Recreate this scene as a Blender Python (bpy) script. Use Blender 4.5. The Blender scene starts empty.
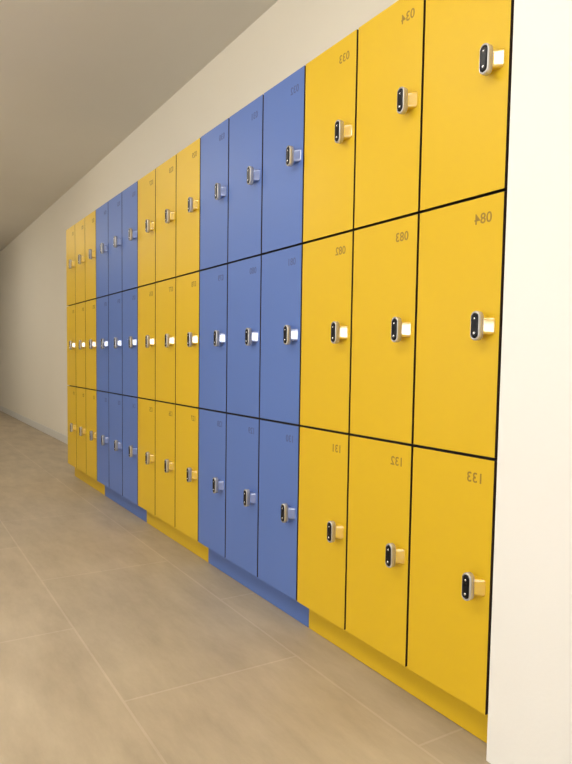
import bpy, bmesh, math
from mathutils import Vector, Matrix

scn = bpy.context.scene
COL = scn.collection

# ------------------------------------------------------------------ colour
def lin(c):
    return tuple((v/12.92 if v <= .04045 else ((v+.055)/1.055)**2.4) for v in [x/255 for x in c])

def mat(name, rgb, rough=.5, metal=0., ior=1.45, coat=0., coat_ior=1.5, coat_rough=.03,
        mottle=0., scale=8., bump=0., bump_scale=60., emit=0., emit_rgb=None):
    m = bpy.data.materials.new(name); m.use_nodes = True
    nt = m.node_tree; b = nt.nodes['Principled BSDF']
    b.inputs['Base Color'].default_value = (*rgb, 1)
    b.inputs['Roughness'].default_value = rough
    b.inputs['Metallic'].default_value = metal
    b.inputs['IOR'].default_value = ior
    b.inputs['Coat Weight'].default_value = coat
    b.inputs['Coat IOR'].default_value = coat_ior
    b.inputs['Coat Roughness'].default_value = coat_rough
    tc = nt.nodes.new('ShaderNodeTexCoord')
    if mottle:
        n = nt.nodes.new('ShaderNodeTexNoise'); n.inputs['Scale'].default_value = scale
        n.inputs['Detail'].default_value = 5
        nt.links.new(tc.outputs['Object'], n.inputs['Vector'])
        r = nt.nodes.new('ShaderNodeMix'); r.data_type = 'RGBA'
        r.inputs['A'].default_value = (*[c*(1-mottle) for c in rgb], 1)
        r.inputs['B'].default_value = (*[min(1, c*(1+mottle)) for c in rgb], 1)
        nt.links.new(n.outputs['Fac'], r.inputs['Factor'])
        nt.links.new(r.outputs['Result'], b.inputs['Base Color'])
    if bump:
        n2 = nt.nodes.new('ShaderNodeTexNoise'); n2.inputs['Scale'].default_value = bump_scale
        n2.inputs['Detail'].default_value = 3
        nt.links.new(tc.outputs['Object'], n2.inputs['Vector'])
        bp = nt.nodes.new('ShaderNodeBump'); bp.inputs['Strength'].default_value = bump
        bp.inputs['Distance'].default_value = .002
        nt.links.new(n2.outputs['Fac'], bp.inputs['Height'])
        nt.links.new(bp.outputs['Normal'], b.inputs['Normal'])
    if emit:
        b.inputs['Emission Color'].default_value = (*(emit_rgb or rgb), 1)
        b.inputs['Emission Strength'].default_value = emit
    return m

YEL = (.70, .455, .018)
BLU = (.106, .184, .485)
M = {
 'yellow': mat('yellow_laminate', YEL, .42, ior=1.33, mottle=.02, scale=3, bump=.06, bump_scale=180),
 'blue':   mat('blue_laminate', BLU, .42, ior=1.33, mottle=.02, scale=3, bump=.06, bump_scale=180),
 'carcass': mat('carcass_gap_shade', (.018, .013, .012), .7, mottle=.1),  # body painted near black so the gaps between doors look shaded
 'chrome': mat('satin_chrome', (.60, .59, .58), .24, metal=.6, bump=.05, bump_scale=200),
 'black':  mat('black_lock_face', (.006, .006, .008), .25, ior=1.25, mottle=.1, scale=60),
 'stud':   mat('silver_stud', (.75, .75, .78), .25, metal=1., mottle=.05),
 'edge': mat('edge_gap_shade', (.030, .014, .008), .6, mottle=.2, scale=40),  # shade of the door gaps painted onto the door edges
 'mount_yellow': mat('coated_yellow_reflection', (.76, .48, .012), .25, coat=1., coat_ior=2.4, coat_rough=.05, mottle=.02),  # door colour stands in for the door mirrored in a chrome mount
 'mount_blue': mat('coated_blue_reflection', (.115, .20, .53), .25, coat=1., coat_ior=2.4, coat_rough=.05, mottle=.02),  # same painted door reflection for the blue mounts
 'ink_yellow': mat('number_print_brown', (.31, .19, .022), .6, mottle=.25, scale=120),
 'ink_blue': mat('number_print_slate', (.080, .11, .27), .6, mottle=.25, scale=120),
 'wall': mat('cream_wall_paint', (.93, .87, .74), .85, mottle=.02, scale=1.5, bump=.15, bump_scale=90),
 'white': mat('white_wall_paint', (.86, .85, .82), .85, mottle=.015, scale=1.5, bump=.15, bump_scale=90),
 'ceil': mat('ceiling_paint', (.84, .80, .72), .9, mottle=.02, scale=2),
 'trim': mat('white_trim', (.80, .78, .73), .5, mottle=.02),
 'glow_pane': mat('added_window_glow', (.9, .93, 1.), .2, mottle=.01, emit=7.0, emit_rgb=(.95, .97, 1.)),  # glow of the added windows
 'added_lamp': mat('added_light_diffuser', (.9, .9, .85), .4, mottle=.01, emit=9.0, emit_rgb=(1., .955, .88)),  # glow of the added ceiling lights
}

def floor_material():
    m = bpy.data.materials.new('beige_tiles'); m.use_nodes = True
    nt = m.node_tree; b = nt.nodes['Principled BSDF']; L = nt.links.new
    g = nt.nodes.new('ShaderNodeNewGeometry')
    mp = nt.nodes.new('ShaderNodeMapping'); mp.inputs['Location'].default_value = (.17, -.105, 0)
    L(g.outputs['Position'], mp.inputs['Vector'])
    br = nt.nodes.new('ShaderNodeTexBrick'); br.offset = .5
    br.inputs['Scale'].default_value = 1.; br.inputs['Mortar Size'].default_value = .0045
    br.inputs['Mortar Smooth'].default_value = .35
    br.inputs['Brick Width'].default_value = 1.2; br.inputs['Row Height'].default_value = .6
    br.inputs['Color1'].default_value = (.485, .40, .278, 1); br.inputs['Color2'].default_value = (.505, .415, .29, 1)
    br.inputs['Mortar'].default_value = (.57, .475, .35, 1)
    L(mp.outputs['Vector'], br.inputs['Vector'])
    n = nt.nodes.new('ShaderNodeTexNoise'); n.inputs['Scale'].default_value = 2.2; n.inputs['Detail'].default_value = 8
    n.inputs['Roughness'].default_value = .65
    st = nt.nodes.new('ShaderNodeMapping'); st.inputs['Scale'].default_value = (1., 3.2, 1)
    L(g.outputs['Position'], st.inputs['Vector']); L(st.outputs['Vector'], n.inputs['Vector'])
    cr = nt.nodes.new('ShaderNodeValToRGB')
    cr.color_ramp.elements[0].position = .32; cr.color_ramp.elements[0].color = (.80, .78, .76, 1)
    cr.color_ramp.elements[1].position = .70; cr.color_ramp.elements[1].color = (1.1, 1.1, 1.1, 1)
    L(n.outputs['Fac'], cr.inputs['Fac'])
    mx = nt.nodes.new('ShaderNodeMix'); mx.data_type = 'RGBA'; mx.blend_type = 'MULTIPLY'
    mx.inputs['Factor'].default_value = 1.
    L(br.outputs['Color'], mx.inputs['A']); L(cr.outputs['Color'], mx.inputs['B'])
    L(mx.outputs['Result'], b.inputs['Base Color'])
    b.inputs['Roughness'].default_value = .5
    return m
M['floor'] = floor_material()

# ------------------------------------------------------------------ helpers
def box(bm, a, b, bevel=0., mi=0):
    r = bmesh.ops.create_cube(bm, size=1.)
    s = [b[i]-a[i] for i in range(3)]; c = [(a[i]+b[i])/2 for i in range(3)]
    for v in r['verts']:
        v.co = Vector((v.co.x*s[0]+c[0], v.co.y*s[1]+c[1], v.co.z*s[2]+c[2]))
    fs = {f for v in r['verts'] for f in v.link_faces}
    for f in fs: f.material_index = mi
    if bevel:
        es = list({e for v in r['verts'] for e in v.link_edges})
        bmesh.ops.bevel(bm, geom=es, offset=bevel, segments=2, profile=.6, affect='EDGES')

def mesh(name, bm, mats, smooth=False):
    me = bpy.data.meshes.new(name); bm.normal_update(); bm.to_mesh(me); bm.free()
    for m in (mats if isinstance(mats, (list, tuple)) else [mats]): me.materials.append(m)
    if smooth:
        for p in me.polygons: p.use_smooth = True
    return me

def link(name, me, parent=None, loc=(0, 0, 0)):
    o = bpy.data.objects.new(name, me); COL.objects.link(o)
    if parent: o.parent = parent
    o.location = loc
    return o

def tag(o, label, cat, group=None):
    o['label'] = label; o['category'] = cat
    if group: o['group'] = group

def structure(name, me, parent=None):
    o = link(name, me, parent)
    if not parent: o['kind'] = 'structure'
    return o

def boxes(name, lst, m, bevel=0.):
    bm = bmesh.new()
    for a, b in lst: box(bm, a, b, bevel)
    return mesh(name, bm, m)

def stadium(w, h, n=14):
    """outline of a vertical pill in the x/z plane"""
    r = w/2; k = h/2-r; pts = []
    for i in range(n+1):
        t = math.pi*i/n; pts.append((r*math.cos(t), k+r*math.sin(t)))
    for i in range(n+1):
        t = math.pi+math.pi*i/n; pts.append((r*math.cos(t), -k+r*math.sin(t)))
    return pts

def loft(bm, rings, mi=0, cap=True):
    """rings: (w, h, y) pill outlines skinned from the wall outwards, closed at the front"""
    vs = [[bm.verts.new((x, y, z)) for x, z in stadium(w, h)] for w, h, y in rings]
    n = len(vs[0])
    for a, b in zip(vs, vs[1:]):
        for i in range(n):
            f = bm.faces.new((a[i], b[i], b[(i+1) % n], a[(i+1) % n])); f.material_index = mi; f.smooth = True
    f = bm.faces.new(vs[-1][::-1]); f.material_index = mi
    f = bm.faces.new(vs[0]); f.material_index = mi

# ------------------------------------------------------------------ measures (metres)
W = .300
ZB, Z2, Z1, ZT = .1156, .7690, 1.4220, 2.0400      # door bottom, the two gap lines, top
GX, GZ = .0085, .0075                               # gaps between doors
DEPTH = .48
NCOL = 13
def colour(k): return 'yellow' if k <= 0 or 4 <= k <= 6 or k >= 10 else 'blue'
ROWS = {'top': (Z1+GZ/2, ZT), 'middle': (Z2+GZ/2, Z1-GZ/2), 'bottom': (ZB, Z2-GZ/2)}
LOCKZ = {'top': 1.7360, 'middle': 1.0980, 'bottom': .4390}
NUMZ = {'top': ZT-.062, 'middle': Z1-.056, 'bottom': Z2-.055}

# ------------------------------------------------------------------ shared meshes
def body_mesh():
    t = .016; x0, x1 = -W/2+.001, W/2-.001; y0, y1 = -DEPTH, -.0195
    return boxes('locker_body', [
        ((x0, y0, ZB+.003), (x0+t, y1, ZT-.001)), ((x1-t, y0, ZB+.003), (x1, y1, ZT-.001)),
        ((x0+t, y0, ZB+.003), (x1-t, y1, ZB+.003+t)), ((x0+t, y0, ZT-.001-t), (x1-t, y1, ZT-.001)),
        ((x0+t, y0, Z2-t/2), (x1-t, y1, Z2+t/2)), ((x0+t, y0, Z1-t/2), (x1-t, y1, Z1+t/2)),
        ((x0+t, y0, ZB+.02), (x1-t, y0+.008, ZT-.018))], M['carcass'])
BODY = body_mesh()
DOOR = {}
for c in ('yellow', 'blue'):
    for r, (z0, z1) in ROWS.items():
        bm = bmesh.new()
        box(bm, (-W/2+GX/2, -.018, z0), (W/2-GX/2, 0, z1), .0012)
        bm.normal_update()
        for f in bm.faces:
            if abs(f.normal.y) < .5: f.material_index = 1  # edge faces get the painted gap shade
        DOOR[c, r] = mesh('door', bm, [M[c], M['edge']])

def lock_plate():
    # pill-shaped metal plate held off the door, its front hollowed for the black face
    bm = bmesh.new(); y = .0213
    loft(bm, [(.0230, .068, y-.0055), (.0265, .0715, y-.004), (.0280, .073, y-.0025), (.0280, .073, y+.010),
              (.0265, .0710, y+.0125), (.0245, .0635, y+.0130), (.0238, .0625, y+.0110)])
    return mesh('lock_plate', bm, M['chrome'])
def lock_face():
    bm = bmesh.new(); y = .0213
    loft(bm, [(.0235, .0622, y+.0105), (.0235, .0622, y+.0128), (.0215, .0602, y+.0140), (.012, .051, y+.0145)])
    return mesh('lock_face', bm, M['black'])
def stud(r):
    bm = bmesh.new()
    q = bmesh.ops.create_uvsphere(bm, u_segments=12, v_segments=8, radius=r)
    for v in q['verts']: v.co.y *= .45
    return mesh('lock_button', bm, M['stud'], True)
def mount(c):
    # block that flares from the back of the plate down to the door, rims rounded
    bm = bmesh.new(); prof = [(.0335, .0225, 0.), (.0325, .0220, .0015), (.0165, .0205, .0168), (.015, .019, .0178)]
    rings = []
    n = 5
    for hx, hz, y in prof:
        r = .0065; ring = []
        for cx, cz, t0 in ((hx-r, hz-r, 0), (-hx+r, hz-r, 90), (-hx+r, -hz+r, 180), (hx-r, -hz+r, 270)):
            for i in range(n):
                t = math.radians(t0+90*i/(n-1)); ring.append(bm.verts.new((cx+r*math.cos(t), y, cz+r*math.sin(t))))
        rings.append(ring)
    for a, b in zip(rings, rings[1:]):
        m = len(a)
        for i in range(m):
            f = bm.faces.new((a[i], b[i], b[(i+1) % m], a[(i+1) % m])); f.smooth = i % n != n-1
    bm.faces.new(rings[0]); bm.faces.new(rings[-1][::-1])
    bmesh.ops.recalc_face_normals(bm, faces=bm.faces)
    return mesh('lock_mount', bm, M['mount_'+c])
PLATE, FACE, STUDS = lock_plate(), lock_face(), (stud(.0028), stud(.0036))
MOUNT = {c: mount(c) for c in ('yellow', 'blue')}

def number_mesh(txt, m):
    cu = bpy.data.curves.new('n', 'FONT'); cu.body = txt; cu.size = .0365
    cu.align_x = 'CENTER'; cu.align_y = 'CENTER'; cu.extrude = .00025; cu.offset = .0005; cu.space_character = 1.04
    cu.resolution_u = 4
    o = bpy.data.objects.new('n', cu); COL.objects.link(o)
    me = bpy.data.meshes.new_from_object(o.evaluated_get(bpy.context.evaluated_depsgraph_get()))
    bpy.data.objects.remove(o); me.materials.clear(); me.materials.append(m); me.name = 'door_number'
    me.transform(Matrix.Rotation(math.pi/2, 4, 'X'))      # read from behind: mirrored, as in the photograph
    zs = [v.co.z for v in me.vertices]; xs = [v.co.x for v in me.vertices]
    me.transform(Matrix.Translation((-(min(xs)+max(xs))/2, 0, -(min(zs)+max(zs))/2)))
    return me

# ------------------------------------------------------------------ locker columns
PLACE = {
 -2: 'yellow locker cabinet at the farthest end of the row, beside the bare cream wall',
 -1: 'yellow locker cabinet in the middle of the far end yellow trio',
 0: 'nearest yellow cabinet of the far end trio, directly beside the far blue cabinets',
 1: 'blue three-door locker cabinet directly beside the far end yellow trio',
 2: 'blue three-door locker cabinet in the middle of the far trio of blue cabinets',
 3: 'far blue three-door locker cabinet whose neighbour nearer the viewer is yellow',
 4: 'yellow three-door locker cabinet beside the far blue trio, farthest of the central yellow trio',
 5: 'yellow three-door locker cabinet in the middle of the central yellow trio',
 6: 'nearest cabinet of the central yellow locker trio, its edge against the near blue trio',
 7: 'blue three-door locker cabinet beside the central yellow trio, farthest of the near blue trio',
 8: 'blue three-door locker cabinet in the middle of the near blue trio',
 9: 'nearest blue three-door locker cabinet, beside yellow doors numbered 082 and 131',
 10: 'yellow locker cabinet with doors numbered 082 and 131, next to the near blue cabinets',
 11: 'yellow locker cabinet with doors numbered 083 and 132',
 12: 'widest and nearest yellow locker cabinet with doors numbered 084 and 133',
}
for k in range(-2, NCOL):
    c = colour(k)
    root = bpy.data.objects.new('locker_cabinet', None); COL.objects.link(root)
    root.empty_display_size = .1
    root.location = (-(k+.5)*W, 0, 0)
    tag(root, PLACE[k], 'locker', c + ' locker cabinets in the long row')
    link('body', BODY, root)
    for r, base in (('top', 23), ('middle', 72), ('bottom', 121)):
        d = link('door', DOOR[c, r], root)
        zc = LOCKZ[r]; xr = -W/2
        link('door_number', number_mesh('%03d' % (base+k), M['ink_'+c]), d, (xr+.067, .0002, NUMZ[r]))
        xl = xr+.052
        link('lock_mount', MOUNT[c], d, (xl, 0, zc))
        link('lock_plate', PLATE, d, (xl, 0, zc))
        link('lock_face', FACE, d, (xl, 0, zc))
        link('lock_button', STUDS[0], d, (xl, .0358, zc+.0175))
        link('lock_button', STUDS[1], d, (xl, .0358, zc-.0185))

for k0, k1, c, lab in (
    (-2, 1, 'yellow', 'yellow plinth on the floor under the far end yellow locker trio'),
    (1, 4, 'blue', 'blue plinth on the floor under the far blue locker trio'),
    (4, 7, 'yellow', 'yellow plinth on the floor under the central yellow locker trio'),
    (7, 10, 'blue', 'blue plinth on the floor under the near blue locker trio'),
    (10, 13, 'yellow', 'yellow plinth on the floor under the nearest yellow locker trio')):
    bm = bmesh.new()
    x0, x1 = -k1*W+.0006, -k0*W-.0006; y1 = -.0563
    box(bm, (x0, y1-.018, .003), (x1, y1, ZB+.002), .0008)
    box(bm, (x0, -DEPTH, .003), (x1, -DEPTH+.018, ZB+.002))
    n = k1-k0
    for xx in (x0, x1-.018): box(bm, (xx, -DEPTH+.018, .003), (xx+.018, y1-.018, ZB+.002))
    # levelling feet just behind the front board
    for xx in (x0+.04, x1-.04):
        for yy in (-.12, -.42): box(bm, (xx-.015, yy-.015, 0), (xx+.015, yy+.015, .02))
    o = link('locker_plinth', mesh('locker_plinth', bm, M[c]))
    tag(o, lab, 'plinth', c + ' plinths under the lockers')

# ------------------------------------------------------------------ the room
XN, XF, YB, YF, H = -8., 9., -.4825, 3.4, 2.85
structure('floor', boxes('floor', [((XN-.2, YB-.2, -.1), (XF+.2, YF+.2, 0))], M['floor']))
structure('ceiling', boxes('ceiling', [((XN-.2, YB-.2, H), (XF+.2, YF+.2, H+.1))], M['ceil']))
structure('wall_back', boxes('wall_back', [((-NCOL*W-.004, YB-.2, 0), (XF+.2, YB, H))], M['wall']))
structure('wall_right', boxes('wall_right', [((XN-.2, YB-.2, 0), (-NCOL*W-.004, -.001, H))], M['white']))
WZ0, WZ1 = 1.05, 1.41
wx = [(-7.8, -6.05), (-6.0, -4.15), (-4.1, -2.33), (-2.28, -.2)]
bx = [((XN, YF, 0), (XF+.2, YF+.2, WZ0)), ((XN, YF, WZ1), (XF+.2, YF+.2, H)), ((XN, YF, WZ0), (wx[0][0], YF+.2, WZ1))]
for i in range(3): bx.append(((wx[i][1], YF, WZ0), (wx[i+1][0], YF+.2, WZ1)))
bx.append(((wx[3][1], YF, WZ0), (XF+.2, YF+.2, WZ1)))
structure('wall_front', boxes('wall_front', bx, M['white']))
XW = XN-.2
structure('wall_near', boxes('wall_near', [((XW, -.001, 0), (XN, YF, H))], M['white']))
structure('wall_far', boxes('wall_far', [((XF, YB, 0), (XF+.2, YF, H))], M['white']))
n = 0
for a, b in wx:  # added glowing windows, out of view, for room light and lock mount glints
    n += 1; t = .02
    w = structure('added_window_%d' % n, boxes('added_window', [
        ((a, YF+.05, WZ0), (b, YF+.1, WZ0+t)), ((a, YF+.05, WZ1-t), (b, YF+.1, WZ1)),
        ((a, YF+.05, WZ0+t), (a+t, YF+.1, WZ1-t)), ((b-t, YF+.05, WZ0+t), (b, YF+.1, WZ1-t))], M['trim'], .003))
    link('glow_pane', boxes('glow_pane', [((a+t, YF+.07, WZ0+t), (b-t, YF+.08, WZ1-t))], M['glow_pane']), w)
structure('baseboard_back', boxes('baseboard', [((.62, YB, 0), (XF, YB+.012, .09))], M['trim'], .002))

# added ceiling lights, out of view, put over the aisle to light the lockers
def light(x, y, lx, ly):
    r = bpy.data.objects.new('added_ceiling_light', None); COL.objects.link(r); r.location = (x, y, H)
    # surface-mounted box: metal tray against the ceiling, lit opal cover below with lit sides
    link('tray', boxes('tray', [((-lx/2-.01, -ly/2-.01, -.03), (lx/2+.01, ly/2+.01, 0))], M['trim'], .002), r)
    link('diffuser', boxes('diffuser', [((-lx/2, -ly/2, -.17), (lx/2, ly/2, -.03))], M['added_lamp'], .006), r)
    return r
for i, (x, y) in enumerate(((-6.2, 1.9), (-4.1, 1.7), (-2.5, 1.9), (.8, 1.7), (4.8, 1.7))):
    o = light(x, y, 1.2, .6)
    tag(o, 'added out-of-view ceiling light over the aisle, ' + ('behind the camera', 'above the camera', 'in front of the near blue lockers', 'past the far end of the lockers', 'farthest along the corridor')[i],
        'ceiling light', 'added lights over the aisle')

# ------------------------------------------------------------------ world, camera, view
w = bpy.data.worlds.new('World'); scn.world = w; w.use_nodes = True
w.node_tree.nodes['Background'].inputs['Color'].default_value = (.8, .88, 1, 1)
w.node_tree.nodes['Background'].inputs['Strength'].default_value = 1.

f, ppy, yaw, pitch, roll, X, D, Z = 652.40, 403.91, .54818, -.067298, .01485, -4.99002, 1.27313, 1.0066
d = Vector((math.cos(yaw)*math.cos(pitch), -math.sin(yaw)*math.cos(pitch), math.sin(pitch)))
r = d.cross(Vector((0, 0, 1))).normalized(); u = r.cross(d)
r2 = r*math.cos(roll)+u*math.sin(roll); u2 = -r*math.sin(roll)+u*math.cos(roll)
cam = bpy.data.cameras.new('camera'); co = bpy.data.objects.new('camera', cam); COL.objects.link(co)
co.matrix_world = Matrix(((r2.x, u2.x, -d.x, X), (r2.y, u2.y, -d.y, D), (r2.z, u2.z, -d.z, Z), (0, 0, 0, 1)))
cam.sensor_fit = 'VERTICAL'; cam.sensor_height = 36.; cam.lens = f/764*36
cam.shift_y = (ppy-382)/764
cam.clip_start = .02
scn.camera = co

v = scn.view_settings
v.view_transform = 'Standard'; v.look = 'None'; v.gamma = 1.; v.use_curve_mapping = False
v.exposure = -.24
